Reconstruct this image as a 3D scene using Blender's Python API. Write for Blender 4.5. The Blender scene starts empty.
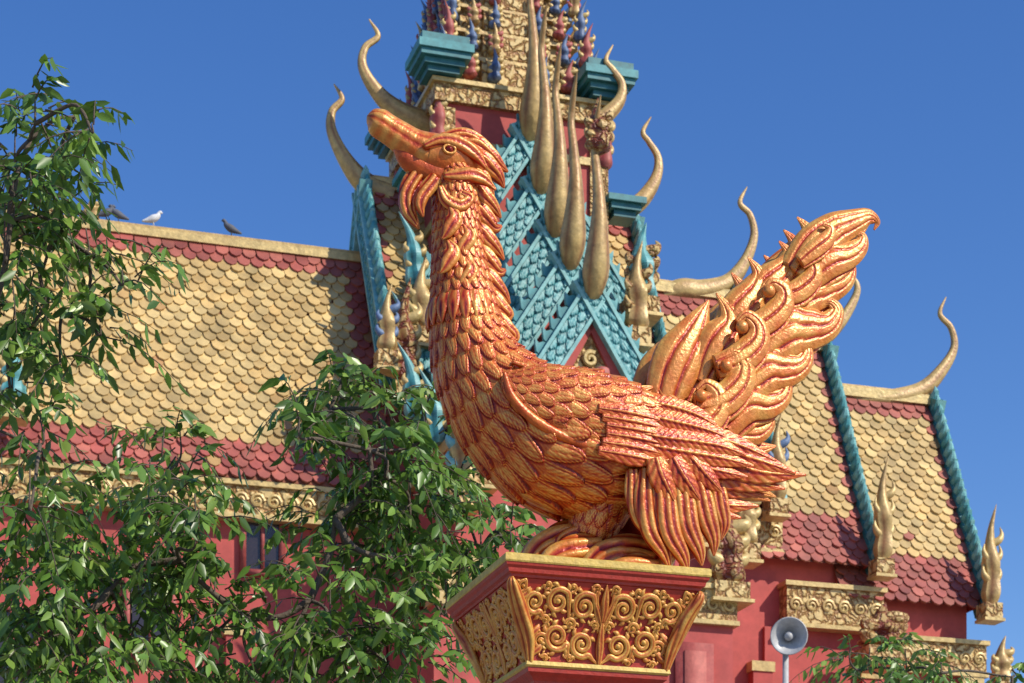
import bpy, math, random
import numpy as np
random.seed(7); RS=np.random.RandomState(11)
A=math.radians(17.5); ca,sa=math.cos(A),math.sin(A)
F=2133.3; HZ=1117.0; CZ=1.7
# site frame: x along the temple front, y into depth, z up, rotated by A about z; measured angles -> site coordinates
def ray(px,py):
    u=(px-512)/F; w=(HZ-py)/F
    return np.array([u*ca+sa,-u*sa+ca,w])
def hy(px,py,Y):
    d=ray(px,py); t=Y/d[1]; return np.array([d[0]*t,Y,CZ+d[2]*t])
def toworld(V):
    V=np.asarray(V,float); return np.stack([V[...,0]*ca-V[...,1]*sa, V[...,0]*sa+V[...,1]*ca, V[...,2]],-1)

scene=bpy.context.scene
class MB:
    def __init__(s): s.V=[];s.F=[];s.G=[];s.R=[];s.n=0
    def add(s,V,Fc,g=1.0,r=0.5):
        V=np.asarray(V,float).reshape(-1,3); k=len(V)
        s.V.append(V); n=s.n
        s.F.extend([[i+n for i in f] for f in Fc])
        s.G.append(np.broadcast_to(np.asarray(g,float).reshape(-1) if np.ndim(g) else np.full(k,g),(k,)))
        s.R.append(np.broadcast_to(np.asarray(r,float).reshape(-1) if np.ndim(r) else np.full(k,r),(k,)))
        s.n+=k
    def grid(s,P,g=1.0,closed=False,r=0.5):
        m,n=P.shape[:2]
        idx=np.arange(m*n).reshape(m,n)
        if closed: idx=np.concatenate([idx,idx[:,:1]],1)
        a=idx[:-1,:-1].ravel();b=idx[:-1,1:].ravel();c=idx[1:,1:].ravel();d=idx[1:,:-1].ravel()
        s.add(P.reshape(-1,3),np.stack([a,b,c,d],1).tolist(),np.asarray(g).reshape(-1) if np.ndim(g) else g,r)
    def box(s,x0,x1,y0,y1,z0,z1,g=1.0,r=0.5):
        V=[(x,y,z) for z in (z0,z1) for y in (y0,y1) for x in (x0,x1)]
        s.add(V,[(0,2,3,1),(4,5,7,6),(0,1,5,4),(2,6,7,3),(0,4,6,2),(1,3,7,5)],g,r)
    def obox(s,P,Q,W,T,g=1.0,r=0.5):
        P,Q,W,T=[np.asarray(a,float) for a in (P,Q,W,T)]
        V=[P-W-T,P+W-T,P+W+T,P-W+T,Q-W-T,Q+W-T,Q+W+T,Q-W+T]
        s.add(V,[(0,1,2,3),(4,7,6,5),(0,4,5,1),(1,5,6,2),(2,6,7,3),(3,7,4,0)],g,r)
    def merged(s):
        return np.concatenate(s.V),s.F,np.concatenate(s.G),np.concatenate(s.R)
    def mirror(s,Y):
        V,Fc,G,R=s.merged(); V=V.copy(); V[:,1]=2*Y-V[:,1]
        s.add(V,[f[::-1] for f in list(Fc)],G,R)
    def rot4(s,cx,cy):
        V,Fc,G,R=s.merged(); Fc=list(Fc); V0=V-np.array([cx,cy,0])
        for k in (1,2,3):
            c,sn=[(0,1),(-1,0),(0,-1)][k-1]
            W=np.stack([V0[:,0]*c-V0[:,1]*sn+cx,V0[:,0]*sn+V0[:,1]*c+cy,V0[:,2]],1)
            s.add(W,Fc,G,R)
    def build(s,name,mat,parent=None,smooth=True):
        V,Fc,G,R=s.merged(); V=toworld(V)
        if parent is not None: V=V-np.array(parent.location)
        me=bpy.data.meshes.new(name); me.from_pydata(V.tolist(),[],Fc)
        a=me.attributes.new('g','FLOAT','POINT'); a.data.foreach_set('value',G.astype(np.float32))
        a=me.attributes.new('r','FLOAT','POINT'); a.data.foreach_set('value',R.astype(np.float32))
        if smooth: me.polygons.foreach_set('use_smooth',[True]*len(me.polygons))
        me.materials.append(mat); me.update()
        ob=bpy.data.objects.new(name,me); scene.collection.objects.link(ob)
        if parent is not None: ob.parent=parent
        return ob
def empty(name,p):
    e=bpy.data.objects.new(name,None); e.location=tuple(toworld(np.array(p,float))); scene.collection.objects.link(e); e.empty_display_size=.3
    return e

def catmull(C,n):
    C=np.asarray(C,float); C=np.vstack([2*C[0]-C[1],C,2*C[-1]-C[-2]])
    k=len(C)-3; t=np.linspace(0,k,n); i=np.minimum(t.astype(int),k-1); f=(t-i)[:,None]
    a,b,c,d=C[i],C[i+1],C[i+2],C[i+3]
    return .5*((2*b)+(c-a)*f+(2*a-5*b+4*c-d)*f*f+(3*b-a-3*c+d)*f**3)
def nrm(v): return v/np.maximum(np.linalg.norm(v,axis=-1,keepdims=True),1e-9)
def sweep(mb,P,rn,rb=None,B=(0,1,0),n=60,m=24,fn=None,amp=.1,g=1.0,r=.5):
    P=np.asarray(P,float); rn=np.asarray(rn,float); rb=rn if rb is None else np.asarray(rb,float)
    D=catmull(np.column_stack([P,rn,rb]),n); P=D[:,:3]; rn=np.maximum(D[:,3],1e-4); rb=np.maximum(D[:,4],1e-4)
    T=nrm(np.gradient(P,axis=0)); B=np.asarray(B,float)
    Bv=nrm(B-(T@B)[:,None]*T); N=np.cross(Bv,T)
    th=np.linspace(0,2*math.pi,m,endpoint=False)
    ds=np.r_[0,np.linalg.norm(np.diff(P,axis=0),axis=1)]; s=np.cumsum(ds)
    S,TH=np.meshgrid(s,th,indexing='ij'); RN=rn[:,None]
    c,sn=np.cos(th)[None,:,None],np.sin(th)[None,:,None]
    off=N[:,None,:]*c*rn[:,None,None]+Bv[:,None,:]*sn*rb[:,None,None]
    G=np.full(S.shape,g)
    if fn is not None:
        h,G=fn(S,TH,s,rn); rad=nrm(N[:,None,:]*c*rb[:,None,None]+Bv[:,None,:]*sn*rn[:,None,None])
        off=off+rad*(h*amp*RN)[:,:,None]
    Q=P[:,None,:]+off
    Q=np.concatenate([np.repeat(P[None,:1],m,1),Q,np.repeat(P[None,-1:],m,1)],0)
    G=np.concatenate([G[:1],G,G[-1:]],0)
    mb.grid(Q,G,True,r)
def sst(a,b,x): 
    t=np.clip((x-a)/(b-a),0,1); return t*t*(3-2*t)
def scales(u,v):
    k=np.floor(v); t=v-k; o=lambda q:.5*(np.mod(q,2))
    d1=np.abs(np.mod(u-o(k-1)+.5,1)-.5); w1=.5*np.sqrt(np.clip(1-t**1.7,0,1)); e=w1-d1
    inn=e>0
    d0=np.abs(np.mod(u-o(k)+.5,1)-.5)
    h=np.where(inn,.55+.45*t-.5*d1*d1*2, .5*t-.25*d0)
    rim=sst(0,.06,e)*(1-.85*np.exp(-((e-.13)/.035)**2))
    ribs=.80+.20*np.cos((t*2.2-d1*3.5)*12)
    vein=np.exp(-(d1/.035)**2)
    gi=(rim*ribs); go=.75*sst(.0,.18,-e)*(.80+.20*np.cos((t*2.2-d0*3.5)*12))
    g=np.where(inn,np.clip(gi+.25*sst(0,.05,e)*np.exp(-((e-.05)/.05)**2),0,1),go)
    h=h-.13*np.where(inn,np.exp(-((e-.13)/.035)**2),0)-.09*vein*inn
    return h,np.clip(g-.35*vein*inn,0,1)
def f_scale(N,asp=1.2):
    def fn(S,TH,s,rn):
        ds=np.diff(s,prepend=0); v=np.cumsum(ds/rn)*N/(2*math.pi)/asp
        v=np.repeat(v[:,None],S.shape[1],1); u=TH/(2*math.pi)*N
        v=v+.08*np.sin(u*2.1+v*.7)+.06*np.sin(u*5.3); u=u+.07*np.sin(v*3.1)
        h,g=scales(u,v); return h,g*.92
    return fn
def f_groove(k=3,fade=True):   # grooves running along a flame/feather lobe
    def fn(S,TH,s,rn):
        q=np.cos(TH); q=q+.12*np.sin(S/max(s[-1],1e-6)*7); x=np.abs(np.sin(math.pi*k*(q+1)/2+.4))
        h=x**.7; e=np.exp(-((np.abs(np.cos(TH))-.9)/.12)**2)
        return h-.5,np.clip(.0+.74*sst(.12,.85,x)+.3*e,0,1)
    return fn
def f_feather(nb=18):
    def fn(S,TH,s,rn):
        q=np.cos(TH); t=S/s[-1]; v=np.exp(-(q/.10)**2)
        b=np.abs(np.sin(math.pi*(t*nb-np.abs(q)*1.6)))
        h=.3*b-.2+.7*v+.4*np.exp(-((np.abs(q)-.93)/.10)**2); 
        return h,np.clip(.26+.5*b*.7+.5*v-.8*np.exp(-((np.abs(q)-.2)/.07)**2),0,1)
    return fn

# ---------------------------------------------------------------- materials
def mk(name,stops,rough=.5,metal=0.,nsc=3.,namt=.2,bsc=30.,bst=.15,attr='g',vor=None,dirt=.25,trans=0,randv=0,spec=.5,bdist=.02):
    m=bpy.data.materials.new(name); m.use_nodes=True; nt=m.node_tree; N=nt.nodes; L=nt.links
    bs=N['Principled BSDF']; bs.inputs['Roughness'].default_value=rough; bs.inputs['Metallic'].default_value=metal
    bs.inputs['Specular IOR Level'].default_value=spec
    at=N.new('ShaderNodeAttribute'); at.attribute_name=attr
    tc=N.new('ShaderNodeTexCoord'); no=N.new('ShaderNodeTexNoise'); no.inputs['Scale'].default_value=nsc; no.inputs['Detail'].default_value=3
    L.new(tc.outputs['Object'],no.inputs['Vector'])
    ma=N.new('ShaderNodeMath'); ma.operation='MULTIPLY_ADD'; L.new(no.outputs['Fac'],ma.inputs[0]); ma.inputs[1].default_value=namt*2; ma.inputs[2].default_value=-namt
    ad=N.new('ShaderNodeMath'); ad.operation='ADD'; L.new(at.outputs['Fac'],ad.inputs[0]); L.new(ma.outputs[0],ad.inputs[1])
    cr=N.new('ShaderNodeValToRGB'); e=cr.color_ramp.elements
    while len(e)<len(stops): e.new(.5)
    for i,(p,c) in enumerate(stops): e[i].position=p; e[i].color=(*c,1)
    last=ad.outputs[0]
    hgt=None
    if vor:
        vo=N.new('ShaderNodeTexVoronoi'); vo.feature='DISTANCE_TO_EDGE' if vor>0 else 'F1'; vo.inputs['Scale'].default_value=abs(vor)
        n2=N.new('ShaderNodeTexNoise'); n2.inputs['Scale'].default_value=abs(vor)*.8; L.new(tc.outputs['Object'],n2.inputs['Vector'])
        mx=N.new('ShaderNodeMixRGB'); mx.inputs[0].default_value=.25; L.new(tc.outputs['Object'],mx.inputs[1]); L.new(n2.outputs['Color'],mx.inputs[2])
        L.new(mx.outputs[0],vo.inputs['Vector'])
        mr=N.new('ShaderNodeMapRange'); mr.inputs[1].default_value=0; mr.inputs[2].default_value=.22; mr.inputs[3].default_value=-.75; mr.inputs[4].default_value=0
        L.new(vo.outputs['Distance'],mr.inputs[0]); a2=N.new('ShaderNodeMath'); a2.operation='ADD'; L.new(last,a2.inputs[0]); L.new(mr.outputs[0],a2.inputs[1]); last=a2.outputs[0]
        hgt=mr.outputs[0]
    L.new(last,cr.inputs[0]); col=cr.outputs[0]
    if randv:
        ar=N.new('ShaderNodeAttribute'); ar.attribute_name='r'; hs=N.new('ShaderNodeHueSaturation')
        m3=N.new('ShaderNodeMath'); m3.operation='MULTIPLY_ADD'; L.new(ar.outputs['Fac'],m3.inputs[0]); m3.inputs[1].default_value=randv*2; m3.inputs[2].default_value=1-randv
        L.new(m3.outputs[0],hs.inputs['Value']); L.new(col,hs.inputs['Color']); col=hs.outputs[0]
    if dirt:
        n4=N.new('ShaderNodeTexNoise'); n4.inputs['Scale'].default_value=nsc*3.3; n4.inputs['Detail'].default_value=4; n4.inputs['Roughness'].default_value=.7; L.new(tc.outputs['Object'],n4.inputs['Vector'])
        r4=N.new('ShaderNodeMapRange'); r4.inputs[1].default_value=.35; r4.inputs[2].default_value=.7; r4.inputs[3].default_value=1-dirt; r4.inputs[4].default_value=1.0; L.new(n4.outputs['Fac'],r4.inputs[0])
        mm=N.new('ShaderNodeMixRGB'); mm.blend_type='MULTIPLY'; mm.inputs[0].default_value=1; L.new(col,mm.inputs[1]); L.new(r4.outputs[0],mm.inputs[2]); col=mm.outputs[0]
    L.new(col,bs.inputs['Base Color'])
    nl=None
    if bst>0:
        bn=N.new('ShaderNodeTexNoise'); bn.inputs['Scale'].default_value=bsc; bn.inputs['Detail'].default_value=2; L.new(tc.outputs['Object'],bn.inputs['Vector'])
        bp=N.new('ShaderNodeBump'); bp.inputs['Strength'].default_value=bst; bp.inputs['Distance'].default_value=bdist; L.new(bn.outputs['Fac'],bp.inputs['Height'])
        nl=bp.outputs[0]
        if hgt is not None:
            b2=N.new('ShaderNodeBump'); b2.inputs['Strength'].default_value=.8; b2.inputs['Distance'].default_value=.06; L.new(hgt,b2.inputs['Height']); L.new(nl,b2.inputs['Normal']); nl=b2.outputs[0]
        L.new(nl,bs.inputs['Normal'])
    if trans:
        tr=N.new('ShaderNodeBsdfTranslucent'); L.new(col,tr.inputs['Color']); ms=N.new('ShaderNodeMixShader'); ms.inputs[0].default_value=trans
        L.new(bs.outputs[0],ms.inputs[1]); L.new(tr.outputs[0],ms.inputs[2]); L.new(ms.outputs[0],N['Material Output'].inputs['Surface'])
    return m
M_stat=mk('gilded_red_paint',[(0.0,(.18,.006,.004)),(.24,(.45,.026,.008)),(.56,(.68,.145,.022)),(1.0,(.88,.48,.11))],.36,.25,12,.36,70,.45,dirt=.3,bdist=.006)  # darkest stop paints occlusion shade into the creases; red and gold are paint
M_ped=mk('pedestal_red_paint',[(0.,(.30,.014,.010)),(1.,(.46,.035,.018))],.5,0,8,.3,60,.3,dirt=.3,bdist=.006)
M_pgold=mk('pedestal_gold_paint',[(0.,(.36,.035,.010)),(.5,(.60,.17,.028)),(1.,(.78,.42,.09))],.42,.18,16,.5,90,.3,bdist=.006)
M_yel=mk('yellow_gold_edge',[(0.,(.45,.14,.02)),(.5,(.60,.34,.05)),(1.,(.70,.48,.10))],.55,.05,9,.5,60,.4,bdist=.006,dirt=.35)
M_wall=mk('temple_red_wall',[(0.,(.42,.05,.045)),(1.,(.54,.09,.075))],.75,0,.6,.6,6,0,dirt=.3)
M_tile=mk('glazed_roof_tiles',[(0.,(.72,.52,.22)),(.28,(.63,.41,.15)),(.46,(.48,.27,.10)),(.58,(.50,.16,.11)),(1.,(.40,.09,.07))],.5,0,.45,.22,12,0,dirt=.42,randv=.25)
M_under=mk('roof_underlay',[(0.,(.22,.07,.03)),(1.,(.26,.08,.04))],.8,bst=0)
M_tgold=mk('temple_gold',[(0.,(.34,.15,.05)),(1.,(.72,.52,.20))],.45,.12,2.5,.4,14,.4,dirt=.4)
M_orn=mk('temple_gold_ornament',[(0.,(.22,.04,.02)),(.4,(.38,.20,.06)),(1.,(.72,.52,.21))],.5,.05,3,.15,14,.2,vor=6.5,dirt=.3)
M_teal=mk('teal_bargeboard',[(0.,(.02,.14,.16)),(.5,(.07,.32,.34)),(1.,(.26,.56,.54))],.5,0,2.5,.3,14,0,dirt=.35)
M_blue=mk('naga_blue',[(0.,(.03,.04,.10)),(1.,(.14,.22,.38))],.55,0,5,.4,14,.3)
M_pink=mk('naga_red',[(0.,(.28,.03,.03)),(1.,(.50,.14,.11))],.6,0,5,.4,14,.3)
M_glass=mk('dark_window',[(0.,(.02,.015,.02)),(1.,(.04,.03,.035))],.15,0)
M_grey=mk('speaker_grey',[(0.,(.35,.35,.36)),(1.,(.5,.5,.5))],.45,0,5,.3,40,.1)
M_dark=mk('pigeon_grey',[(0.,(.04,.045,.06)),(1.,(.10,.11,.14))],.7)
M_white=mk('pigeon_white',[(0.,(.5,.5,.5)),(1.,(.7,.7,.7))],.7)
M_leaf=mk('leaf_green',[(0.,(.060,.130,.018)),(.6,(.130,.250,.034)),(1.,(.25,.36,.065))],.36,0,2.,.25,30,0,attr='g',dirt=0,trans=.33,randv=.35,spec=.6)
M_bark=mk('bark',[(0.,(.05,.035,.025)),(1.,(.12,.09,.065))],.9,0,10,.5,40,.6)
M_ground=mk('courtyard_ground',[(0.,(.22,.20,.17)),(1.,(.30,.27,.23))],.9,0,.4,.5,8,.3)

# ---------------------------------------------------------------- statue
YB=8.58; K=.00424
def b(px,py,off=0.): return hy(px,py,YB-off)
swan=empty('swan_statue',(3.0,YB,3.95))
def sp(mb,pts,off=0.,flat=1.,n=60,m=24,fn=None,amp=.1,g=1.0,roff=None):
    P=[b(p[0],p[1],(p[3] if len(p)>3 else off)) for p in pts]; r=np.array([p[2] for p in pts])*K
    sweep(mb,P,r,r*flat,n=n,m=m,fn=fn,amp=amp,g=g)
body=MB()
sp(body,[(452,160,16),(455,178,20),(456,200,22),(457,230,23),(459,262,26),(463,298,31),(468,334,37),(481,372,46),(509,410,57),(549,438,67),(595,448,69),(645,449,57),(690,441,38),(722,432,18)],flat=.86,n=640,m=320,fn=f_scale(20,1.25),amp=.115)
# collar of petals at the base of the neck
for i in range(18):
    th=i/18*2*math.pi; c=b(463,306); 
    dx,dy=math.cos(th),math.sin(th); r0=.132
    P=[c+np.array([dx*(r0-.01),dy*(r0-.02),.03]),c+np.array([dx*(r0+.008),dy*(r0-.01),-.02]),c+np.array([dx*(r0+.018),dy*(r0),-.07]),c+np.array([dx*(r0+.018),dy*(r0+.004),-.115])]
    sweep(body,P,[.018,.030,.024,.003],[.010,.014,.011,.002],B=(dx,dy,0.05),n=24,m=16,fn=f_groove(2),amp=.15)
body.build('body_and_neck',M_stat,swan)
head=MB()
G3=f_groove(3);G2=f_groove(2);G4=f_groove(4);G5=f_groove(5)
# skull, bill, lower bill, wattle
sp(head,[(482,172,8),(472,164,18),(456,160,22),(440,157,22),(426,153,19)],flat=.85,n=50,m=40,g=.6)
def f_bill(S,TH,s,rn):
    c=np.cos(TH); l=np.exp(-((c+.2)/.09)**2); l2=np.exp(-((c-.45)/.06)**2)
    return -.45*l-.2*l2,.62-.6*l-.5*l2+.2*np.sin(S*60)**2
sp(head,[(450,158,21),(432,154,20),(415,147,17),(400,137,15),(388,129,14),(379,123,14),(373,119,11),(369,117,6),(367,116,1)],flat=.85,n=80,m=44,fn=f_bill,amp=.25)
sp(head,[(446,178,15),(430,172,13),(415,165,11),(404,156,9),(395,148,3)],flat=.9,n=40,m=24,g=.5)
sp(head,[(426,170,10),(415,180,10),(408,196,10),(409,211,8),(414,221,5),(419,229,1)],flat=.6,n=50,m=40,fn=G3,amp=.3)
sp(head,[(436,178,7),(425,192,7),(420,205,6),(423,217,1)],off=.04,flat=.6,n=40,m=30,fn=G2,amp=.3)
for s_ in (1,-1):
    c=b(444,158); c=c+np.array([0,-.084*s_,0])
    sweep(head,[c+np.array([0,.02*s_,0]),c,c-np.array([0,.013*s_,0])],[.016,.017,.003],B=(1,0,0),n=16,m=20,g=.0)
    ang=np.linspace(0,2*math.pi,20); sweep(head,[c+np.array([.025*math.cos(q),-.001*s_,.017*math.sin(q)]) for q in ang],[.0055]*20,n=60,m=10,g=.8)
    sp(head,[(424,146,3),(440,141,6),(458,144,8),(474,154,7),(486,168,2)],off=.073*s_,flat=.6,n=40,m=24,fn=G2,amp=.3)
    sp(head,[(444,176,3),(458,177,7),(472,176,8),(484,180,6),(496,190,1)],off=.072*s_,flat=.6,n=40,m=24,fn=G2,amp=.3)
    sp(head,[(440,186,3),(446,200,6),(460,206,7),(470,198,5),(462,192,3)],off=.084*s_,flat=.5,n=40,m=24,fn=G2,amp=.3)
# crest flames
for pts in ([(440,146,6),(452,139,8),(468,138,8),(484,146,6),(496,154,1)],[(456,148,8),(474,146,10),(490,156,8),(500,166,5),(508,172,1)],[(460,160,10),(480,162,11),(494,172,8),(500,180,5),(504,188,1)],[(466,170,9),(480,178,9),(488,190,6),(494,200,1)],[(430,148,5),(442,140,6),(452,135,4),(463,133,1)]):
    sp(head,pts,flat=.9,n=50,m=32,fn=G3,amp=.3)
# mane down the back of the neck
for i,(x,y) in enumerate([(473,198),(474,218),(476,240),(478,262),(482,284),(487,306),(493,328)]):
    sp(head,[(x-10,y-12,7),(x+2,y-7,10),(x+13,y+2,9),(x+21,y+10,6),(x+(28 if i<5 else 12),y+(8 if i%2 else 20),1)],flat=.8,n=40,m=30,fn=G3,amp=.3)
for s_ in (1,-1):
    for (x,y) in [(450,222),(464,240),(448,256),(466,274)]:
        sp(head,[(x,y-16,2),(x+4,y-4,8),(x-2,y+9,7),(x-8,y+17,1)],off=.088*s_+(.012*s_ if y>250 else 0),flat=.45,n=30,m=24,fn=G2,amp=.3)
head.build('head_and_crest',M_stat,swan)

wing=MB()
sp(wing,[(504,374,5),(516,384,18),(538,394,28),(572,405,35),(606,416,37),(640,424,33),(672,430,18),(686,433,3)],off=.216,flat=.36,n=320,m=220,fn=f_scale(14,1.1),amp=.11)
sp(wing,[(504,372,2),(512,396,4),(532,418,5),(562,436,5),(600,449,5),(636,456,4),(656,458,2)],off=.244,flat=.8,n=120,m=16,g=.45)
sp(wing,[(512,362,2),(545,373,5),(590,384,6),(632,396,6),(668,412,5),(700,424,2)],off=.205,flat=.9,n=100,m=16,fn=G2,amp=.2)
FE=[
 ([(610,450,6),(645,468,13),(690,480,14),(728,488,11),(764,495,1)],.215),
 ([(612,444,6),(652,459,13),(700,471,14),(745,481,11),(785,489,1)],.232),
 ([(615,438,6),(660,451,13),(712,461,14),(762,473,11),(806,475,1)],.245),
 ([(618,430,6),(662,441,13),(712,449,14),(758,461,10),(796,473,1)],.255),
 ([(622,422,6),(662,430,12),(706,437,13),(742,447,9),(776,461,1)],.262),
 ([(630,450,5),(655,459,10),(690,466,11),(718,471,8),(748,477,1)],.272),
 ([(632,441,5),(660,448,10),(694,454,11),(724,459,8),(754,466,1)],.28),
 ([(634,432,5),(662,438,10),(694,442,10),(722,447,8),(746,455,1)],.285),
 ([(640,414,5),(664,420,10),(690,426,10),(712,432,7),(732,440,1)],.272),
 ([(640,402,4),(662,405,9),(684,411,10),(704,419,7),(720,429,1)],.24)]
for pts,o in FE: sp(wing,pts,off=o,flat=.32,n=120,m=48,fn=f_feather(15),amp=.18)
for i in range(6):
    y=410+i*8.5; x=630+(-abs(i-2.5)*4)
    sp(wing,[(x-22,y-2,4),(x+2,y+2,9),(x+22,y+6,8),(x+40,y+10,1)],off=.286,flat=.32,n=50,m=36,fn=f_feather(6),amp=.2)
sp(wing,[(672,428,12),(652,414,11),(638,402,7),(641,391,5),(653,387,1)],off=.14,flat=.6,n=50,m=32,fn=G3,amp=.3)
sp(wing,[(690,426,14),(674,410,12),(662,398,8),(658,386,1)],off=.12,flat=.6,n=50,m=32,fn=G3,amp=.3)
wing.mirror(YB); wing.build('wings',M_stat,swan)

leg=MB()
sp(leg,[(640,455,22),(652,480,34),(668,510,30),(682,538,20),(690,560,10)],off=.14,flat=.75,n=80,m=50,g=.1)
for pts,o in (([(648,470,9),(646,500,12),(652,530,12),(664,552,8),(670,570,1)],.27),([(662,466,9),(664,500,12),(670,532,12),(682,556,8),(688,572,1)],.285),
            ([(676,464,9),(682,496,12),(688,526,12),(698,550,8),(702,566,1)],.28),([(690,464,8),(698,490,12),(706,516,12),(713,538,8),(714,556,1)],.26),
            ([(704,466,8),(714,486,10),(720,506,10),(724,524,7),(721,540,1)],.23),([(634,470,8),(634,496,9),(640,520,8),(648,538,1)],.25)):
    sp(leg,pts,off=o,flat=.5,n=90,m=44,fn=G3,amp=.22)
for pts,o in (([(655,458,9),(660,476,12),(668,492,9),(676,505,1)],.30),([(672,458,9),(680,474,12),(690,488,9),(700,500,1)],.30),([(690,458,8),(700,470,10),(711,482,8),(722,492,1)],.28)):
    sp(leg,pts,off=o,flat=.4,n=60,m=36,fn=f_feather(5),amp=.25)
sp(leg,[(668,535,16),(660,556,15),(650,575,17),(640,592,12)],off=.12,flat=.8,n=40,m=30,fn=G3,amp=.15)
sp(leg,[(655,562,17),(630,556,20),(606,560,19),(588,574,14),(578,590,6)],off=.10,flat=.8,n=70,m=40,fn=G4,amp=.25)
sp(leg,[(655,573,14),(634,572,17),(615,577,15),(600,590,6)],off=.20,flat=.8,n=60,m=36,fn=G3,amp=.25)
sp(leg,[(612,470,30),(606,495,30),(596,520,25),(590,540,18)],off=.02,flat=.9,n=200,m=140,fn=f_scale(12,1.2),amp=.1)
leg.mirror(YB)
sp(leg,[(604,546,18),(582,543,22),(560,547,23),(540,557,19),(529,573,12),(529,590,6)],off=-.06,flat=.8,n=80,m=48,fn=G4,amp=.25)
sp(leg,[(600,550,14),(575,554,18),(552,564,16),(540,580,9)],off=.06,flat=.8,n=60,m=40,fn=G3,amp=.28)
sp(leg,[(618,545,8),(600,536,10),(580,533,9),(562,538,6),(556,546,2)],off=.02,flat=.9,n=60,m=30,fn=G2,amp=.3)
leg.build('legs_and_feet',M_stat,swan)

tail=MB()
def f_soft(k):
    def fn(S,TH,s,rn):
        q=np.cos(TH)+.10*np.sin(S/max(s[-1],1e-6)*6); x=np.abs(np.sin(math.pi*k*(q+1)/2+.4))
        line=1-sst(.0,.42,x); e=np.exp(-((np.abs(np.cos(TH))-.93)/.08)**2)
        return -line*.9,np.clip(.72-.72*line+.2*e,0,1)
    return fn
TL=[ # lobes: (points, offset, flat, grooves)
 ([(680,452,28),(700,415,44),(722,372,46),(746,336,42),(772,302,37),(800,272,31),(824,250,24),(846,236,15),(862,226,7),(870,221,1)],0,.46,6),
 # leaf flame at the root
 ([(664,430,10),(668,398,24),(680,360,28),(694,330,18),(709,300,1)],.10,.42,3),
 ([(660,440,14),(650,418,16),(650,400,10),(660,384,1)],.10,.5,3),
 # upper outline, crested
 ([(700,384,16),(718,348,25),(729,324,17),(726,308,8),(716,293,1)],.11,.45,3),
 ([(722,346,18),(741,314,24),(755,290,16),(758,273,8),(748,257,1)],.09,.45,3),
 ([(748,318,18),(768,290,23),(785,268,15),(788,253,7),(779,241,1)],.08,.45,3),
 ([(778,290,18),(799,264,22),(809,245,14),(807,229,7),(797,217,1)],.07,.45,3),
 # open-mouthed curl at the tip
 ([(794,276,20),(814,250,24),(834,232,20),(854,222,14),(868,217,9),(877,222,4),(874,230,1)],.09,.48,4),
 ([(804,282,18),(828,264,21),(848,256,15),(860,246,10),(862,236,5),(854,233,1)],.10,.46,3),
 # big wave curls along the right outline
 ([(774,316,27),(800,297,30),(824,288,22),(842,280,14),(849,267,8),(841,260,4),(833,264,1)],.07,.45,4),
 ([(752,356,30),(782,335,34),(808,330,25),(827,325,16),(836,311,9),(829,302,5),(820,306,1)],.10,.42,4),
 ([(736,394,28),(762,373,29),(784,370,22),(800,364,14),(806,351,8),(799,344,4),(791,348,1)],.12,.42,4),
 ([(718,424,26),(744,405,26),(766,404,19),(781,397,12),(786,385,7),(780,380,3),(774,383,1)],.13,.42,3),
 ([(706,446,22),(734,434,20),(755,433,14),(768,425,8),(770,416,4),(764,413,1)],.11,.42,3),
 # inner volutes
 ([(696,408,15),(720,405,19),(738,388,17),(743,368,13),(733,355,8),(722,361,4)],.18,.4,3),
 ([(716,368,13),(739,362,18),(756,345,16),(757,327,11),(746,316,7),(737,322,3)],.17,.4,3),
 ([(745,330,13),(766,324,16),(782,307,14),(783,291,10),(773,283,6),(765,288,3)],.15,.4,2),
 ([(776,298,12),(797,294,14),(812,279,12),(812,265,9),(804,258,5),(797,262,3)],.13,.4,2),
 ([(684,434,14),(704,428,16),(718,412,14),(717,394,11),(706,384,6),(697,390,3)],.19,.4,2),
 ([(800,262,8),(816,250,11),(828,238,9),(830,228,5),(823,224,2)],.15,.4,2),
 ([(700,440,16),(730,452,14),(756,450,10),(776,446,1)],.06,.5,3),
 ([(690,462,16),(720,476,14),(750,488,10),(776,497,1)],.03,.6,3)]
mir=MB()
for i,(pts,o,fl,k) in enumerate(TL):
    tgt=tail if o==0 else mir
    sp(tgt,pts,off=o,flat=fl,n=120 if i else 200,m=72 if i else 140,fn=f_soft(k),amp=.15 if i else .07)
for (x,y,o) in ((726,366,.21),(742,327,.20),(769,291,.18),(701,396,.22)):
    sp(mir,[(x-6,y,1),(x-4,y,5),(x,y,6.5),(x+4,y,5),(x+6,y,1)],off=o,flat=.8,n=14,m=16,g=.7)
mir.mirror(YB)
tail.add(*mir.merged())
tail.build('tail_flames',M_stat,swan)

# ---------------------------------------------------------------- pedestal
ped=empty('statue_pedestal',(3.0,8.585,0))
PCX,PCY=2.985,8.585
def loft(mb,prof,seg=12):
    rings=[]
    for z,h in prof:
        r=[]
        for sx,sy,ex,ey in ((-1,-1,1,-1),(1,-1,1,1),(1,1,-1,1),(-1,1,-1,-1)):
            for k in range(seg):
                f=k/seg; r.append((PCX+h*(sx+(ex-sx)*f),PCY+h*(sy+(ey-sy)*f),z))
        rings.append(r)
    mb.grid(np.array(rings),1.0,True)
core=MB()
ZB0,ZB1=3.555,3.872
def hwf(t): return .297+.105*(max(t,0.)**1.5)  # flare of the carved block
loft(core,[(ZB0+(ZB1-ZB0)*t,hwf(t)) for t in np.linspace(0,1,10)])
loft(core,[(3.49,.27),(3.47,.266),(3.0,.262),(2.0,.262),(1.2,.262)])
loft(core,[(3.926,.440),(3.915,.437),(3.905,.428),(3.890,.425),(3.884,.412),(3.874,.41),(3.872,.39)])
loft(core,[(3.538,.306),(3.52,.304),(3.505,.285),(3.49,.27)])
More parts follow.
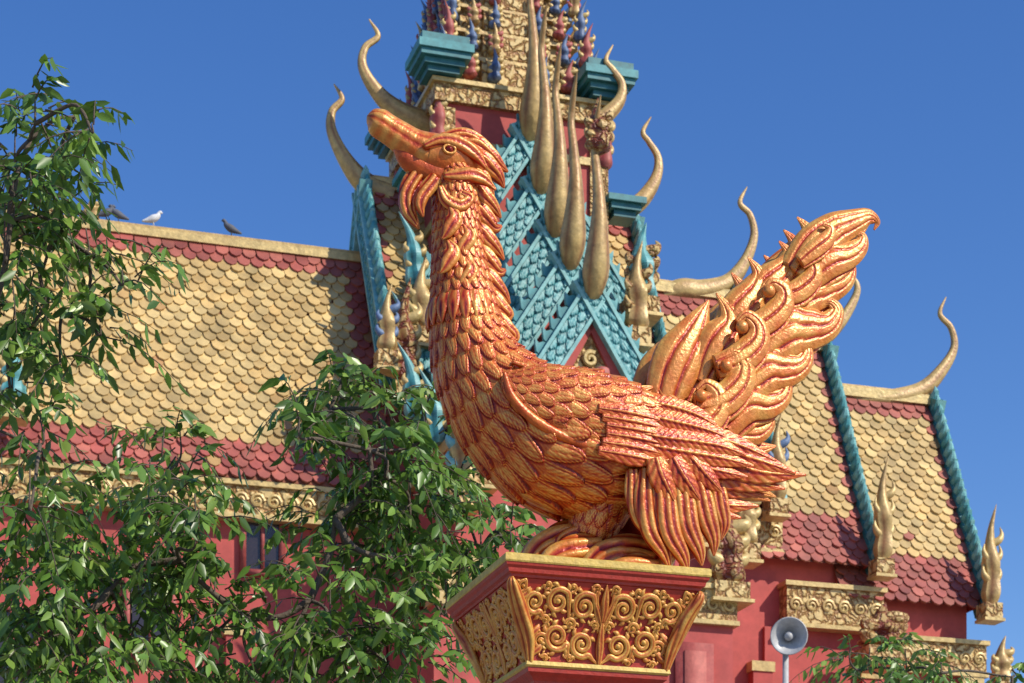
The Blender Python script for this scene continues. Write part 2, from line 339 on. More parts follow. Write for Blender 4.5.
core.build('carved_block',M_ped,ped,smooth=False)
rim=MB()
loft(rim,[(3.962,.0),(3.962,.437),(3.957,.444),(3.932,.445),(3.926,.442),(3.926,.43)])
loft(rim,[(3.565,.29),(3.562,.312),(3.545,.316),(3.538,.308),(3.538,.30)])
loft(rim,[(1.2,.262),(1.19,.33),(1.1,.36),(.6,.40),(.58,.5),(.3,.52),(.28,.62),(0,.62)])
rim.build('mouldings',M_yel,ped,smooth=False)
scr=MB()
def fp(s,h,o=.006):
    w=hwf(min(max(h,0),1)); return np.array([PCX+s*.5,PCY-w-o,ZB0+h*(ZB1-ZB0)])
def scroll(mb,cx,cz,R,turn,a0,d,w=.011,tail=None,o=.006):
    n=22; pts=[];rr=[]
    if tail is not None:
        for q in (0,.5): 
            ex=cx+R*math.cos(a0); ez=cz+R*math.sin(a0)
            pts.append((tail[0]*(1-q)+ex*q,tail[1]*(1-q)+ez*q)); rr.append(w*(.35+.5*q))
    for i in range(n):
        t=i/(n-1); a=a0+d*t*turn*2*math.pi; r=R*(1-t*.82); pts.append((cx+r*math.cos(a),cz+r*math.sin(a))); rr.append(w*(1.05-.35*t)); 
    P=[fp(x/.5,(z-ZB0)/(ZB1-ZB0),o) for x,z in pts]
    sweep(mb,P,rr,np.array(rr)*.9,B=(0,-1,0),n=110,m=12,fn=lambda S,TH,s,rn:(-.35*np.exp(-(np.cos(TH)/.25)**2),.95-.6*np.exp(-(np.cos(TH)/.3)**2)),amp=.6)
    P=fp(cx/.5,(cz-ZB0)/(ZB1-ZB0),o); sweep(mb,[P+[0,.01,0],P+[0,-.006,0],P+[0,-.014,0]],[w*.9,w*.9,.001],B=(1,0,0),n=8,m=10)
    for j in range(6):
        a=a0+d*(.04+.14*j)*2*math.pi; r=R*(1-.09*j)+w*.6
        x0,z0=cx+r*math.cos(a),cz+r*math.sin(a); ta=a+d*math.pi/2*.45; ln=w*2.5
        Q=[(x0,z0),(x0+ln*.5*math.cos(ta),z0+ln*.5*math.sin(ta)),(x0+ln*math.cos(ta+d*.3),z0+ln*math.sin(ta+d*.3))]
        if all(abs(q[0])<hwf((q[1]-ZB0)/(ZB1-ZB0)) and ZB0+.006<q[1]<ZB1-.004 for q in Q):
            sweep(mb,[fp(x/.5,(z-ZB0)/(ZB1-ZB0),o) for x,z in Q],[w*.6,w*.85,w*.1],[w*.5,w*.6,w*.1],B=(0,-1,0),n=12,m=8,g=.8)
zc=lambda t:ZB0+t*(ZB1-ZB0)
for sx in (1,-1):
    def S_(cx,t,R,turn,a0,d,w=.0105,tail=None): 
        if sx<0: a0=math.pi-a0; d=-d; 
        scroll(scr,cx*sx,zc(t),R,turn,a0,d,w,None if tail is None else (tail[0]*sx,zc(tail[1])))
    S_(.078,.27,.052,1.6,-2.2,1,.0125,(.008,.04)); S_(.085,.72,.052,1.6,2.4,-1,.012,(.012,.42))
    S_(.190,.34,.054,1.6,-2.6,1,.0125,(.13,.05)); S_(.20,.76,.050,1.5,2.6,-1,.012,(.14,.46))
    S_(.298,.74,.044,1.5,-2.2,1,.011,(.24,.5)); S_(.258,.27,.032,1.4,2.6,-1,.009,(.24,.5)); S_(.355,.90,.022,1.3,2,-1,.007,(.33,.6)); S_(.135,.50,.024,1.3,0,1,.008); S_(.143,.93,.020,1.2,0,-1,.007); S_(.250,.94,.018,1.2,0,-1,.007); S_(.030,.50,.020,1.2,0,1,.007); S_(.245,.53,.020,1.2,0,1,.007); S_(.13,.08,.018,1.2,0,1,.006); S_(.235,.07,.016,1.2,0,1,.006); S_(.04,.93,.018,1.2,0,1,.006)
def leafp(pts,w,g=.95):
    sweep(scr,[fp(x/.5,t,.008) for x,t in pts],[q*w for q in (.5,1,.9,.08)],[q*w*.6 for q in (.5,1,.9,.08)],B=(0,-1,0),n=40,m=24,fn=f_groove(2),amp=.3,g=g)
leafp([(0,.02),(0,.25),(0,.42),(0,.62)],.016); leafp([(0,.55),(0,.72),(0,.85),(0,.99)],.018)
for sx in (1,-1):
    leafp([(0,.5),(.02*sx,.66),(.035*sx,.78),(.03*sx,.95)],.011)
P=[np.array([PCX-hwf(t)-o_,PCY-hwf(t)-o_,zc(t)]) for t,o_ in ((.0,.0),(.3,.006),(.65,.012),(.9,.018),(1.0,.008))]
sweep(scr,P,[.016,.034,.036,.024,.008],[.014,.02,.022,.018,.006],B=(-1,-1,0),n=60,m=40,fn=f_groove(3),amp=.3)
for t in (.12,.34,.56,.78):
    for d_ in (0,1):
        w=hwf(t)
        if d_: P=[(PCX-w-.006,PCY-w+.01,zc(t)),(PCX-w-.008,PCY-w+.04,zc(t+.08)),(PCX-w-.01,PCY-w+.062,zc(t+.2))]
        else: P=[(PCX-w+.01,PCY-w-.006,zc(t)),(PCX-w+.04,PCY-w-.008,zc(t+.08)),(PCX-w+.062,PCY-w-.01,zc(t+.2))]
        sweep(scr,P,[.013,.015,.002],[.008,.01,.001],B=(-1,0,0) if d_ else (0,-1,0),n=20,m=14,fn=f_groove(2),amp=.3)
scr.rot4(PCX,PCY); scr.build('gilded_scrollwork',M_pgold,ped)

# ---------------------------------------------------------------- temple
KT=.0195
tem=empty('temple',(12.15,39.5,0))
tiles=MB(); und=MB(); gold=MB(); orn=MB(); teal=MB(); wall=MB(); blue=MB(); pink=MB(); glass=MB()
SH=np.array([(-.49,0),(.49,0),(.49,.62),(.34,.86),(0,1.0),(-.34,.86),(-.49,.62)])
def roof(x0,x1,yr,zr,ye,ze,bt=3,bb=5,bl=0,br=3,w=.25,row=.19,front=True,rw=.13,rh=.14):
    S=np.array([0,ye-yr,ze-zr],float); Ls=np.linalg.norm(S); S/=Ls; X=np.array([1.,0,0]); Nn=np.cross(X,S); 
    if Nn[2]<0: Nn=-Nn
    nr=int(Ls/row); nc=int((x1-x0)/w)
    w=(x1-x0)/nc
    O=np.array([x0,yr,zr])
    und.add([O,O+X*(x1-x0),O+X*(x1-x0)+S*Ls,O+S*Ls],[(0,1,2,3)])
    for i in range(nr):
        for j in range(nc+1):
            cx=(j+.5*(i%2))*w; 
            if cx<.1*w or cx>x1-x0-.1*w: continue
            sag=RS.randn(); sk=RS.randn()*.012
            V=[]
            for (a,bb_) in SH:
                V.append(O+X*(cx+a*w*.96+sk*bb_)+S*(i*row+bb_*row*1.75+sk)+Nn*(.015+.06*bb_+sag*.006*bb_))
            for (a,bb_) in SH[2:]:
                V.append(O+X*(cx+a*w*.96+sk*bb_)+S*(i*row+bb_*row*1.75+sk)+Nn*(-.025+.06*bb_))
            red= i<bt or i>=nr-bb or cx<bl*w or cx>(x1-x0)-br*w
            gv=RS.uniform(.68,1.) if red else RS.uniform(0,.26)
            if RS.rand()<.02: gv=RS.uniform(.3,.6)
            tiles.add(V,[(0,1,2,3,4,5,6),(2,3,8,7),(3,4,9,8),(4,5,10,9),(5,6,11,10)],gv,RS.rand())
    yb=2*yr-ye
    und.add([(x0,yr,zr),(x1,yr,zr),(x1,yb,ze),(x0,yb,ze)],[(3,2,1,0)])
    wall.add([(x0+.06,yr,zr-.2),(x0+.06,ye+.1,ze),(x0+.06,yb-.1,ze),(x1-.06,yr,zr-.2),(x1-.06,ye+.1,ze),(x1-.06,yb-.1,ze)],[(0,1,2),(3,5,4)])
    gold.box(x0-.05,x1+.05,yr-rw,yr+rw,zr-.05,zr+rh)
    gold.box(x0-.05,x1+.05,yr-.08,yr+.08,zr+rh+.002,zr+rh+.06,.7)
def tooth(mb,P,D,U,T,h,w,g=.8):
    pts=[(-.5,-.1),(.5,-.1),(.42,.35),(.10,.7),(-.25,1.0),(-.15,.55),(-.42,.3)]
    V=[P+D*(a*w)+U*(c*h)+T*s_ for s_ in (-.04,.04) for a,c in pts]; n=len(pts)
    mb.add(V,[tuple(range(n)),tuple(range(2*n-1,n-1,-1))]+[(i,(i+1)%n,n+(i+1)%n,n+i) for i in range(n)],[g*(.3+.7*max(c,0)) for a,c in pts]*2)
def board(P,Q,U,Tn,width=.42,th=.09,teeth=True,tw=.26,thh=.26,sc=.17):
    P,Q,U,Tn=[np.asarray(a,float) for a in (P,Q,U,Tn)]; D=Q-P; L_=np.linalg.norm(D); D/=L_; U=nrm(U-(U@D)*D)
    teal.obox(P-U*width/2,Q-U*width/2,U*(width/2-.003),Tn*th,.3)
    n=int(L_/.028); m=16; s=np.linspace(0,L_,n); q=np.linspace(.16,.84,m)
    h,g=scales((q*width/sc)[None,:]+0*s[:,None],(s/(sc*1.05))[:,None]+0*q[None,:])
    PP=P[None,None]+D*s[:,None,None]-U*(q*width)[None,:,None]+Tn*(th+.004+.05*np.clip(h,0,1))[:,:,None]
    teal.grid(PP,np.clip(g*.9,0,1))
    for f in (.07,.93): teal.obox(P-U*width*f+Tn*(th*.5),Q-U*width*f+Tn*(th*.5),U*width*.07,Tn*(th*.5+.06),.95)
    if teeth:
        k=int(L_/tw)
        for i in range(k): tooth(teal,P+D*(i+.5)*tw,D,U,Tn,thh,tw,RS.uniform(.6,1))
def chofa(pts,Y):
    P=[hy(p[0],p[1],Y) for p in pts]; r=np.array([p[2] for p in pts])*KT
    sweep(gold,P,r,r*.75,n=60,m=16,fn=f_groove(2),amp=.12)
def finial(mb,P,H,w=.2,lean=(0,0),cols=None,g=.9,lob=1.):
    P=np.asarray(P,float); lx,ly=lean
    q=[(0,.7),(.10,1.05),(.26,.85),(.42,1.0),(.58,.62),(.75,.34),(.9,.16),(1.,.02)]
    pts=[P+np.array([lx*t*t+.025*H*math.sin(t*7)*(1 if lx>=0 else -1),ly*t*t,H*t]) for t,_ in q]
    sweep(mb,pts,[w*r for _,r in q],[w*r for _,r in q],n=36,m=12,fn=f_groove(3),amp=.3)
    for t,sx in ((.22,1),(.22,-1),(.42,1),(.42,-1),(.6,1)):
        c=P+np.array([lx*t*t,ly*t*t,H*t]); 
        sweep(cols or mb,[c,c+np.array([sx*w*.8*lob,-.3*w,H*.04]),c+np.array([sx*w*1.1*lob,-.3*w,H*.10]),c+np.array([sx*w*.95*lob,-.2*w,H*.17])],[w*.5,w*.42,w*.24,.01],n=16,m=8,g=g)

YR=39.5; YE=37.3
roof(-1.5,10.3,YR,17.95,YE,12.95,bt=2,bb=4,br=5,rw=.10,rh=.09)
for i in range(11):
    x=-1.3+i*.5
    finial(gold,(x,YR,18.05),.28,.07)
finial(gold,(4.4,YR,18.1),.45,.12)
roof(12.15,17.1,YR,18.1,YE,13.4,bt=3,bb=4,br=2)
roof(16.2,19.07,YR,17.3,YE,12.35,bt=2,bb=6,br=1)
roof(18.4,21.5,YR,16.45,YE,11.75,bt=2,bb=6,br=1)
roof(9.5,14.8,39.3,19.3,37.2,15.1,bt=2,bb=2,br=1,bl=1)
def side_gable(x,yr,zr,ye,ze,sg,width=.42):
    P=np.array([x,yr,zr+.15]);Q=np.array([x,ye-.12,ze+.0]); Tn=np.array([sg,0,0.])
    board(P,Q,(0,-1,.6),Tn,width)
    Q2=np.array([x,2*yr-ye+.12,ze]); board(P,Q2,(0,1,.6),Tn,width)
    D=nrm(Q-P); U=nrm(np.array([0,-1,.6])-(np.array([0,-1,.6])@D)*D)
    L_=np.linalg.norm(Q-P); k=int(L_/.24)
    for i in range(k):
        c=P+D*(i+.5)*.24+U*.02
        sweep(teal,[c+U*-.02,c+U*.09-D*.02,c+U*.17-D*.1,c+U*.2-D*.2],[.11,.10,.06,.01],[.10,.10,.06,.01],B=(1,0,0),n=10,m=8,g=RS.uniform(.5,1))
side_gable(17.1,YR,18.1,YE,13.4,1); side_gable(19.12,YR,17.3,YE,12.35,1); side_gable(21.55,YR,16.45,YE,11.75,1)
side_gable(9.45,39.3,19.3,37.2,15.1,-1); side_gable(14.85,39.3,19.3,37.2,15.1,1)
chofa([(662,294,6),(680,290,11),(702,291,11),(728,283,9),(745,262,6.5),(754,236,4.5),(750,215,3.5),(740,203,2.8),(747,187,.6)],YR)
chofa([(790,352,5),(805,345,9),(825,337,8),(842,320,6.5),(855,298,4.5),(857,285,3.3),(850,272,.6)],YR)
chofa([(850,400,4),(868,398,8),(892,398,9),(922,390,9),(942,370,7),(954,348,4.5),(951,328,3.5),(940,314,2.8),(946,297,.6)],YR)
chofa([(392,196,12),(366,184,11),(347,162,8),(332,132,5.5),(332,112,4),(342,99,3),(334,84,.6)],39.3)
chofa([(430,124,11),(400,112,10),(379,94,7.5),(363,68,5),(365,48,3.6),(378,36,2.8),(369,19,.6)],38.6)
chofa([(594,124,7),(608,114,7),(620,100,5.5),(622,84,4),(613,70,3.2),(606,60,2.5),(613,45,.6)],37.4)
chofa([(606,222,8),(622,214,9),(642,200,8),(656,178,6),(658,158,4.2),(649,142,3.2),(643,132,2.6),(651,117,.6)],39.3)
def frieze(x0,x1,y,z0,z1):
    orn.box(x0,x1,y,y+.4,z0,z1); gold.box(x0-.05,x1+.05,y-.06,y+.4,z1+.002,z1+.09); gold.box(x0-.03,x1+.03,y-.04,y+.4,z0-.08,z0-.002)
    k=int((x1-x0)/.3)
    for i in range(k):
        c=np.array([x0+(i+.5)*(x1-x0)/k,y-.01,(z0+z1)/2]); R=min(.13,(z1-z0)*.4)
        pts=[c+np.array([R*(1-.75*t)*math.cos(t*9*(1 if i%2 else -1)),0,R*(1-.75*t)*math.sin(t*9)]) for t in np.linspace(0,1,10)]
        sweep(gold,pts,np.linspace(.035,.02,10),B=(0,-1,0),n=22,m=5,g=.9)
frieze(-1.5,9.3,37.35,12.35,12.85); frieze(14.9,17.2,37.35,12.55,13.2)
frieze(17.25,19.3,37.25,11.15,11.85); frieze(19.35,21.6,37.35,10.45,11.0)
wall.box(-1.5,21.3,37.6,41.4,0,12.0); wall.box(-1.5,19.0,37.62,41.38,11.98,12.9); wall.box(9.5,17.,37.61,41.39,12.5,13.9)
wall.box(19.2,21.5,37.45,37.6,0,10.4); wall.box(16.9,18.9,37.5,37.6,0,11.1)
for x in (0.5,3.6,6.7,9.2,16.8,19.1,21.3):
    wall.box(x-.2,x+.2,37.36,37.62,0,10.4,.6); gold.box(x-.24,x+.24,37.33,37.62,10.2,10.39)
def window(px,py,w,h,y=37.58):
    c=hy(px,py,y); x,_,z=c
    glass.box(x-w/2,x+w/2,y-.03,y+.05,z-h/2,z+h/2)
    for (a0,a1,b0,b1) in ((-w/2-.1,-w/2,-h/2-.1,h/2+.1),(w/2,w/2+.1,-h/2-.1,h/2+.1),(-w/2,w/2,h/2,h/2+.1),(-w/2,w/2,-h/2-.1,-h/2),(-.03,.03,-h/2,h/2)):
        pink.box(x+a0,x+a1,y-.09,y+.03,z+b0,z+b1,.4)
window(262,540,.6,1.1); window(12,650,.75,1.3); window(150,620,.7,1.2); window(905,690,.7,1.1)
wall.box(9.45,14.85,34.3,37.6,0,10.3); frieze(9.4,14.9,34.22,10.32,10.85); wall.box(9.9,14.4,34.6,37.6,10.9,13.6)
gold.box(9.6,14.7,34.4,37.6,11.0,11.15); gold.box(9.8,14.5,34.5,37.6,13.0,13.2)
# door in the porch wall
pink.box(13.75,14.45,34.2,34.32,5.5,9.9,.3); pink.box(13.9,14.3,34.17,34.2,5.5,9.75,.8)
GA=[(34.1,16.0,1.95,12.9),(35.3,16.95,2.35,13.3),(36.15,17.85,2.5,14.0),(36.95,18.95,2.4,15.2),(37.6,20.2,2.1,16.9)]
CX=12.15
for gi,(y,za,hw,zb) in enumerate(GA):
    wall.add([(CX,y+.12,za-.1),(CX-hw+.1,y+.12,zb),(CX+hw-.1,y+.12,zb)],[(0,1,2)])
    und.add([(CX,y,za-.05),(CX,38.5,za-.05),(CX-hw,38.5,zb),(CX-hw,y,zb)],[(0,1,2,3)]); und.add([(CX,y,za-.05),(CX,38.5,za-.05),(CX+hw,38.5,zb),(CX+hw,y,zb)],[(3,2,1,0)])
    for sx in (1,-1):
        P=np.array([CX,y,za]);Q=np.array([CX+sx*hw,y,zb]); D=nrm(Q-P); U=nrm(np.array([sx*1.,0,.6]))
        U=nrm(U-(U@D)*D); Tn=np.array([0,-1.,0])
        board(P+Tn*.02*(1 if sx>0 else 0),Q+Tn*.02*(1 if sx>0 else 0),U,Tn,.44,.10,True,.25,.2)
        off=U*-.66
        P2=P+off; P2=P2+D*(.66*abs(U[0])/max(abs(D[0]),.1)); 
        if gi>0: board(P2+Tn*.005*(gi+(1 if sx>0 else 0)),Q+off*.95,U,Tn,.2,.05,False,.22,.2,.12)
        finial(teal,Q+np.array([sx*.05,-.15,-.1]),1.25,.17,(sx*.35,-.1),gold)
    pts=[(y+.15,za-.55,.05),(y-.12,za-.34,.16),(y-.26,za-.02,.225),(y-.38,za+.45,.17),(y-.42,za+1.0,.11),(y-.30,za+1.6,.075),(y-.18,za+2.1,.06),(y-.32,za+2.5,.045),(y-.5,za+2.8,.01)]
    sweep(gold,[(CX,p[0],p[1]) for p in pts],[p[2] for p in pts],B=(1,0,0),n=60,m=16,fn=f_groove(2),amp=.06)
finial(orn,(CX+.05,33.9,18.0),.9,.2,(0,0))
orn.add([(CX,34.15,15.0),(CX-.95,34.15,13.25),(CX+.95,34.15,13.25)],[(0,1,2)])
for sx in (1,-1): wall.obox((CX,34.12,15.25),(CX+sx*1.15,34.12,13.1),(sx*.1,0,.06),(0,.05,0),1.0)
def tscroll(cx,cz,R,d,y=34.1):
    pts=[];n=16
    for i in range(n):
        t=i/(n-1);a=d*t*9+1; r=R*(1-.8*t); pts.append((cx+r*math.cos(a),y,cz+r*math.sin(a)))
    sweep(gold,pts,np.linspace(.05,.03,n),B=(0,-1,0),n=40,m=6,g=.9)
for (x,z,R) in ((0,14.55,.13),(-.22,14.1,.19),(.22,14.1,.19),(-.5,13.6,.2),(.5,13.6,.2),(0,13.6,.2)): tscroll(CX+x,z,R,1 if x>=0 else -1)
# tower
TX,TY=12.15,39.5
def sq(mb,h,z0,z1,g=1.): mb.box(TX-h,TX+h,TY-h,TY+h,z0,z1,g)
sq(wall,1.62,13,20.4); 
for z in (16.5,18.2,19.6): sq(gold,1.68,z,z+.14)
sq(orn,1.72,20.4,20.72); sq(gold,1.78,20.722,20.80)
for sx in (-1,1):
    for sy in (-1,1):
        x=TX+sx*1.5;y=TY+sy*1.5
        orn.box(x-.18,x+.18,y-.18,y+.18,13,20.3)
        for k,(h_,z) in enumerate(((.30,20.82),(.38,20.93),(.47,21.04),(.52,21.15),(.45,21.30))): teal.box(x+sx*.1-h_,x+sx*.1+h_,y+sy*.1-h_,y+sy*.1+h_,z,z+(.105 if k<3 else .145),(.0,.1,.2,.45,.2)[k])
        finial(pink,(x+sx*.1,y-.1,19.6),1.2,.15,(sx*.1,0),gold)
        for k,(h_,z) in enumerate(((.22,18.7),(.30,18.82),(.38,18.94))): teal.box(x+sx*.5-h_,x+sx*.5+h_,y-h_,y+h_,z,z+.115,.05+.12*k)
z=21.0; hw=1.42; ti=0
while hw>.25:
    hh=.60*max(hw/1.5,.5)
    sq(orn,hw*.84,z,z+hh); sq(gold,hw*.92,z+hh*.78,z+hh*.9,.8); sq(orn,hw*.88,z+hh*.9,z+hh+.002)
    orn.box(TX-hw*.5,TX+hw*.5,TY-hw*.95,TY+hw*.95,z,z+hh*.77); orn.box(TX-hw*.95,TX+hw*.95,TY-hw*.5,TY+hw*.5,z,z+hh*.765)
    k=6 if hw>.8 else 4
    for a in range(4):
        for i in range(k):
            if k==6 and i==3: continue
            f=-1+2*i/k; x,y=hw*f,-hw
            for _ in range(a): x,y=-y,x
            mbx=(blue,pink,blue,gold,blue,pink)[(i+ti)%6]; 
            finial(mbx,(TX+x,TY+y,z+hh*.05),hh*1.15*(1.35 if i==0 else .9),.13*max(hw/1.5,.5),(.12*(1 if x>0 else -1)*abs(x)/hw,.1*(1 if y>0 else -1)),(pink,gold,gold)[(i+ti)%3],lob=1.)
    z+=hh; hw*=.935; ti+=1
sweep(gold,[(TX,TY,z-.2),(TX,TY,z+.5),(TX,TY,z+1.5),(TX,TY,z+3)],[.3,.2,.08,.01],n=30,m=12,B=(1,0,0))
def statue(px,py,H,Y,w=.22,mb=gold,cols=None):
    P=hy(px,py,Y); orn.box(P[0]-w*1.1,P[0]+w*1.1,Y-w,Y+w*1.2,P[2]-.3,P[2]); gold.box(P[0]-w*1.3,P[0]+w*1.3,Y-w*1.2,Y+w*1.2,P[2]-.36,P[2]-.302); finial(mb,P,H,w,(.08,-.05),cols)
statue(882,560,2.0,37.0,.17); statue(990,604,1.95,37.0,.17); statue(776,500,1.7,37.0,.17,gold,blue)
statue(404,385,1.9,36.6,.22,orn,gold); statue(420,330,1.3,36.9,.2,gold); statue(386,352,1.2,36.2,.16,gold,blue)
statue(640,300,1.4,36.2,.26,teal,orn); statue(636,330,1.6,36.0,.2,gold,orn); statue(726,585,1.6,34.4,.30,orn,gold); statue(745,545,1.2,35.2,.2,gold)
statue(460,490,1.6,34.4,.22,gold,teal); statue(480,470,1.2,34.4,.2,teal,gold)
statue(12,400,1.2,36.9,.2,teal,gold); statue(880,650,.9,36.5,.38,orn,orn); statue(1000,683,.9,36.0,.18,gold,gold)
P=hy(602,392,33.6)
sweep(pink,[P,P+[0,0,.05],P+[0,0,.35],P+[0,0,.42]],[.12,.13,.13,.03],B=(1,0,0),n=20,m=14,g=.9)
for nme,mb_,mt,sm in (('roof_tiles',tiles,M_tile,False),('roof_underlay',und,M_under,False),('gold_trim',gold,M_tgold,True),('gold_ornament',orn,M_orn,False),
    ('teal_bargeboards',teal,M_teal,False),('walls',wall,M_wall,False),('blue_nagas',blue,M_blue,True),('red_nagas',pink,M_pink,True),('windows',glass,M_glass,False)):
    ob=mb_.build(nme,mt,tem,smooth=sm)
    if nme=='gold_trim':
        try: ob.data.set_sharp_from_angle(angle=math.radians(50))
        except Exception: pass

# ---------------------------------------------------------------- loudspeaker on a pole
Pc=hy(789,636,25.); spk=empty('loudspeaker',(Pc[0],Pc[1]+.25,0))
ls=MB()
def lathe(mb,O,ax,prof,m=40,g=1.):
    ax=nrm(np.array(ax,float)); u=nrm(np.cross(ax,[0,0,1.])); v=np.cross(u,ax); th=np.linspace(0,2*math.pi,m,endpoint=False)
    P=np.array([[O+ax*t+(u*math.cos(a)+v*math.sin(a))*r for a in th] for t,r in prof]); mb.grid(P,g,True)
ax=(-.38,-.9,-.18)
lathe(ls,Pc,ax,[(-.46,.0),(-.46,.07),(-.34,.075),(-.33,.045),(-.25,.05),(-.15,.09),(-.06,.16),(0,.232),(.012,.24),(.01,.225),(-.06,.15),(-.15,.075),(-.2,.04)])
lathe(ls,Pc,ax,[(-.2,.05),(-.06,.06),(-.03,.05),(-.01,.02),(-.008,0)],24,.6)
ls.build('horn',M_grey,spk)
pl=MB(); sweep(pl,[(Pc[0]+.1,Pc[1]+.32,0),(Pc[0]+.1,Pc[1]+.32,2),(Pc[0]+.1,Pc[1]+.32,Pc[2]-.02)],[.05,.045,.04],B=(1,0,0),n=8,m=14)
pl.box(Pc[0]+.04,Pc[0]+.16,Pc[1]+.16,Pc[1]+.34,Pc[2]-.16,Pc[2]-.1); pl.build('pole',M_grey,spk)

# ---------------------------------------------------------------- pigeons on the ridge
for i,(px,white,d) in enumerate(((106,0,1),(118,0,-1),(153,1,1),(231,0,-1))):
    x=hy(px,230,39.45)[0]; P=np.array([x,39.45,18.11]); e=empty('pigeon' if i==0 else 'pigeon.%03d'%i,P); m=MB()
    sweep(m,[P+[-.20*d,0,.06],P+[-.10*d,0,.09],P+[0,0,.13],P+[.08*d,0,.18],P+[.11*d,0,.24],P+[.14*d,0,.26],P+[.18*d,0,.25]],[.015,.045,.07,.055,.032,.034,.004],B=(0,1,0),n=40,m=14)
    for s_ in (-.02,.02): sweep(m,[P+[0,s_,.08],P+[.01,s_,.03],P+[.01,s_,0]],[.01,.007,.006],B=(0,1,0),n=8,m=6)
    m.build('body',M_white if white else M_dark,e)

# ---------------------------------------------------------------- trees
def tree(name,base,blobs,Y,dens=1.,lw=1.,forks=None):
    e=empty(name,(base[0],base[1],0)); lm=MB(); bm=MB(); Vs=[];G=[];R=[]
    trunk_top=np.array(forks[0],float)
    sweep(bm,[(base[0],base[1],0),(base[0]+.05,base[1],trunk_top[2]*.5),trunk_top],[.13,.09,.045],B=(1,0,0),n=30,m=12)
    nodes=[trunk_top]
    for f in forks[1:]:
        f=np.array(f,float); k=min(nodes,key=lambda q:np.linalg.norm(q-f)); mid=(k+f)/2+RS.randn(3)*.06; sweep(bm,[k,mid,f],[.022,.017,.012],B=(1,0.1,0),n=16,m=8); nodes.append(f)
    for (px,py,rx,ry) in blobs:
        c=hy(px,py,Y+RS.uniform(-.5,.5)); kk=c[1]/ (F*.95)
        R3=np.array([rx*kk,(rx+ry)*.42*kk+.1,ry*kk])
        k=min(nodes,key=lambda q:np.linalg.norm(q-c)); cc=c-np.array([0,0,R3[2]*.5]); mid=(k+cc)/2+RS.randn(3)*.04+np.array([0,0,.04])
        sweep(bm,[k,mid,cc,c+np.array([0,0,R3[2]*.5])],[.012,.010,.007,.004],B=(1,.1,0),n=18,m=6)
        nodes.append(cc)
        nt=int(max(5,rx*ry*math.pi/420.*dens))
        for _ in range(nt):
            v=nrm(RS.randn(3)); rad=RS.uniform(.15,1.)**.6; s0=c+v*R3*rad*.8
            dr=nrm(v*np.array([1,1,.6])+RS.randn(3)*.35+np.array([0,0,.25])); L_=RS.uniform(.22,.45)
            pts=[s0+dr*L_*t+np.array([0,0,-.55*L_*t*t]) for t in (0,.33,.66,1)]
            sweep(bm,pts,[.005,.004,.003,.0015],B=(1,.1,0),n=5,m=4)
            nl=RS.randint(8,13); gb=RS.uniform(.1,.8)
            for q in range(nl):
                t=(q+.7)/nl; P=s0+dr*L_*t+np.array([0,0,-.55*L_*t*t]); side=(1 if q%2 else -1)
                tang=nrm(dr+np.array([0,0,-1.1*t])); sd=nrm(np.cross(tang,[0,0,1.])+1e-6)
                d=nrm(tang*.55+sd*side*.8+np.array([0,0,-.55])+RS.randn(3)*.3)
                ln=RS.uniform(.07,.13)*lw; wd=ln*RS.uniform(.36,.48)
                n_=nrm(np.cross(d,sd+RS.randn(3)*.5)); w=nrm(np.cross(n_,d)); f=ln*.05
                cur=-np.array([0,0,1.])*ln*.12
                V=[P,P+d*ln*.35-w*wd*.45+n_*f,P+d*ln*.35+cur*.1,P+d*ln*.35+w*wd*.45+n_*f,P+d*ln*.7-w*wd*.33+n_*f+cur*.4,P+d*ln*.7+cur*.5,P+d*ln*.7+w*wd*.33+n_*f+cur*.4,P+d*ln+cur]
                Vs.append(V); G+= [gb+RS.uniform(-.1,.25)]*8; R+=[RS.rand()]*8
    n=len(Vs); base_f=[(0,1,2),(0,2,3),(1,4,5,2),(2,5,6,3),(4,7,5),(5,7,6)]
    Fc=[tuple(i+8*k for i in f) for k in range(n) for f in base_f]
    lm.add(np.array(Vs).reshape(-1,3),Fc,np.array(G),np.array(R))
    lm.build('foliage',M_leaf,e); bm.build('trunk_and_branches',M_bark,e)
    print(name,'leaves',n)
YT=11.6
q=lambda px,py,dy=0.: tuple(hy(px,py,YT+dy))
bA=q(-60,700); bB=q(300,760)
tree('leafy_tree',(bA[0],YT),[(35,112,34,22),(75,108,28,14),(15,150,36,30),(62,155,36,22),(92,128,14,8),(45,205,44,28),(86,240,40,22),(122,278,28,14),(40,262,40,28),(15,320,32,36),(72,305,34,22),(12,380,24,34),(40,430,34,28),(5,230,28,60),(30,490,45,40),(60,355,18,16),(100,330,14,10),(30,180,40,20)],YT,1.55,1.,[q(-50,560),q(-35,440),q(-15,330),q(10,220),q(30,140)])
tree('leafy_tree',(bB[0],YT+.3),[(90,540,80,60),(40,590,60,60),(150,480,45,40),(195,520,45,50),(180,445,34,26),(130,600,90,55),(215,605,50,45),(330,395,45,28),(300,425,30,24),(375,405,42,32),(385,455,55,42),(345,520,45,50),(405,530,70,60),(455,475,32,34),(480,530,52,40),(445,590,60,50),(330,610,80,60),(260,655,90,36),(90,660,120,40),(400,655,90,40),(510,535,30,22),(340,375,30,12),(20,660,60,40),(425,425,32,26),(410,500,50,40)],YT+.3,1.5,1.,[q(300,690),q(310,600),q(335,520),q(370,450),q(250,620),q(180,560),q(110,590),q(400,560),q(60,620)])
YS=14.5
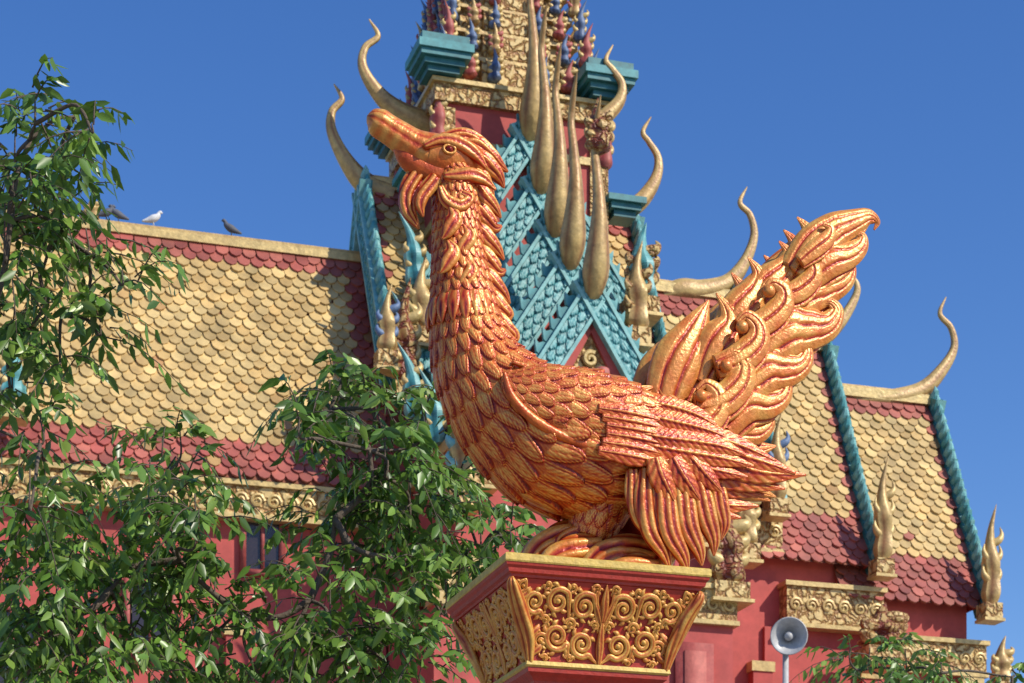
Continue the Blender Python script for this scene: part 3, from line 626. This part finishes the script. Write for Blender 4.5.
tree('leafy_tree',(hy(905,900,YS)[0],YS),[(870,658,32,22),(905,660,34,24),(940,664,26,20),(850,655,12,14),(900,705,70,34),(1012,672,10,10),(1020,700,30,20)],YS,2.,.9,[tuple(hy(905,760,YS)),tuple(hy(900,700,YS))])

# ---------------------------------------------------------------- ground
g_=MB(); g_.add([(-3000,-3000,0),(3000,-3000,0),(3000,3000,0),(-3000,3000,0)],[(0,1,2,3)]); g_.build('ground',M_ground)

# ---------------------------------------------------------------- light, sky, camera
sd=np.array([.86,-.51,0.]); sd/=np.linalg.norm(sd); EL=math.radians(40)
sun=bpy.data.lights.new('sun','SUN'); sun.energy=5.0; sun.angle=math.radians(.5); sun.color=(1,.93,.80)
so=bpy.data.objects.new('sun',sun); scene.collection.objects.link(so)
from mathutils import Vector
to=Vector((sd[0]*math.cos(EL),sd[1]*math.cos(EL),math.sin(EL))); so.rotation_euler=to.to_track_quat('Z','Y').to_euler(); so.location=(10,-10,30)
W=bpy.data.worlds.new('World'); scene.world=W; W.use_nodes=True; nt=W.node_tree
sk=nt.nodes.new('ShaderNodeTexSky'); sk.sky_type='NISHITA'; sk.sun_disc=False; sk.sun_elevation=EL; sk.sun_rotation=math.atan2(sd[0],sd[1]); sk.air_density=1.; sk.dust_density=.3; sk.ozone_density=3.
hs=nt.nodes.new('ShaderNodeHueSaturation'); hs.inputs['Hue'].default_value=.513; hs.inputs['Saturation'].default_value=1.28; hs.inputs['Value'].default_value=1.05
nt.links.new(sk.outputs[0],hs.inputs['Color']); nt.links.new(hs.outputs[0],nt.nodes['Background'].inputs[0]); nt.nodes['Background'].inputs[1].default_value=.15
cam=bpy.data.cameras.new('camera'); co=bpy.data.objects.new('camera',cam); scene.collection.objects.link(co)
co.location=(0,0,CZ); co.rotation_euler=(math.radians(90),0,0); cam.lens=75; cam.sensor_width=36; cam.shift_y=(HZ-341.5)/1024; cam.clip_end=6000; cam.clip_start=.1
cam.dof.use_dof=True; cam.dof.focus_distance=8.9; cam.dof.aperture_fstop=10
scene.camera=co
scene.view_settings.view_transform='Standard'; scene.view_settings.look='None'; scene.view_settings.exposure=0
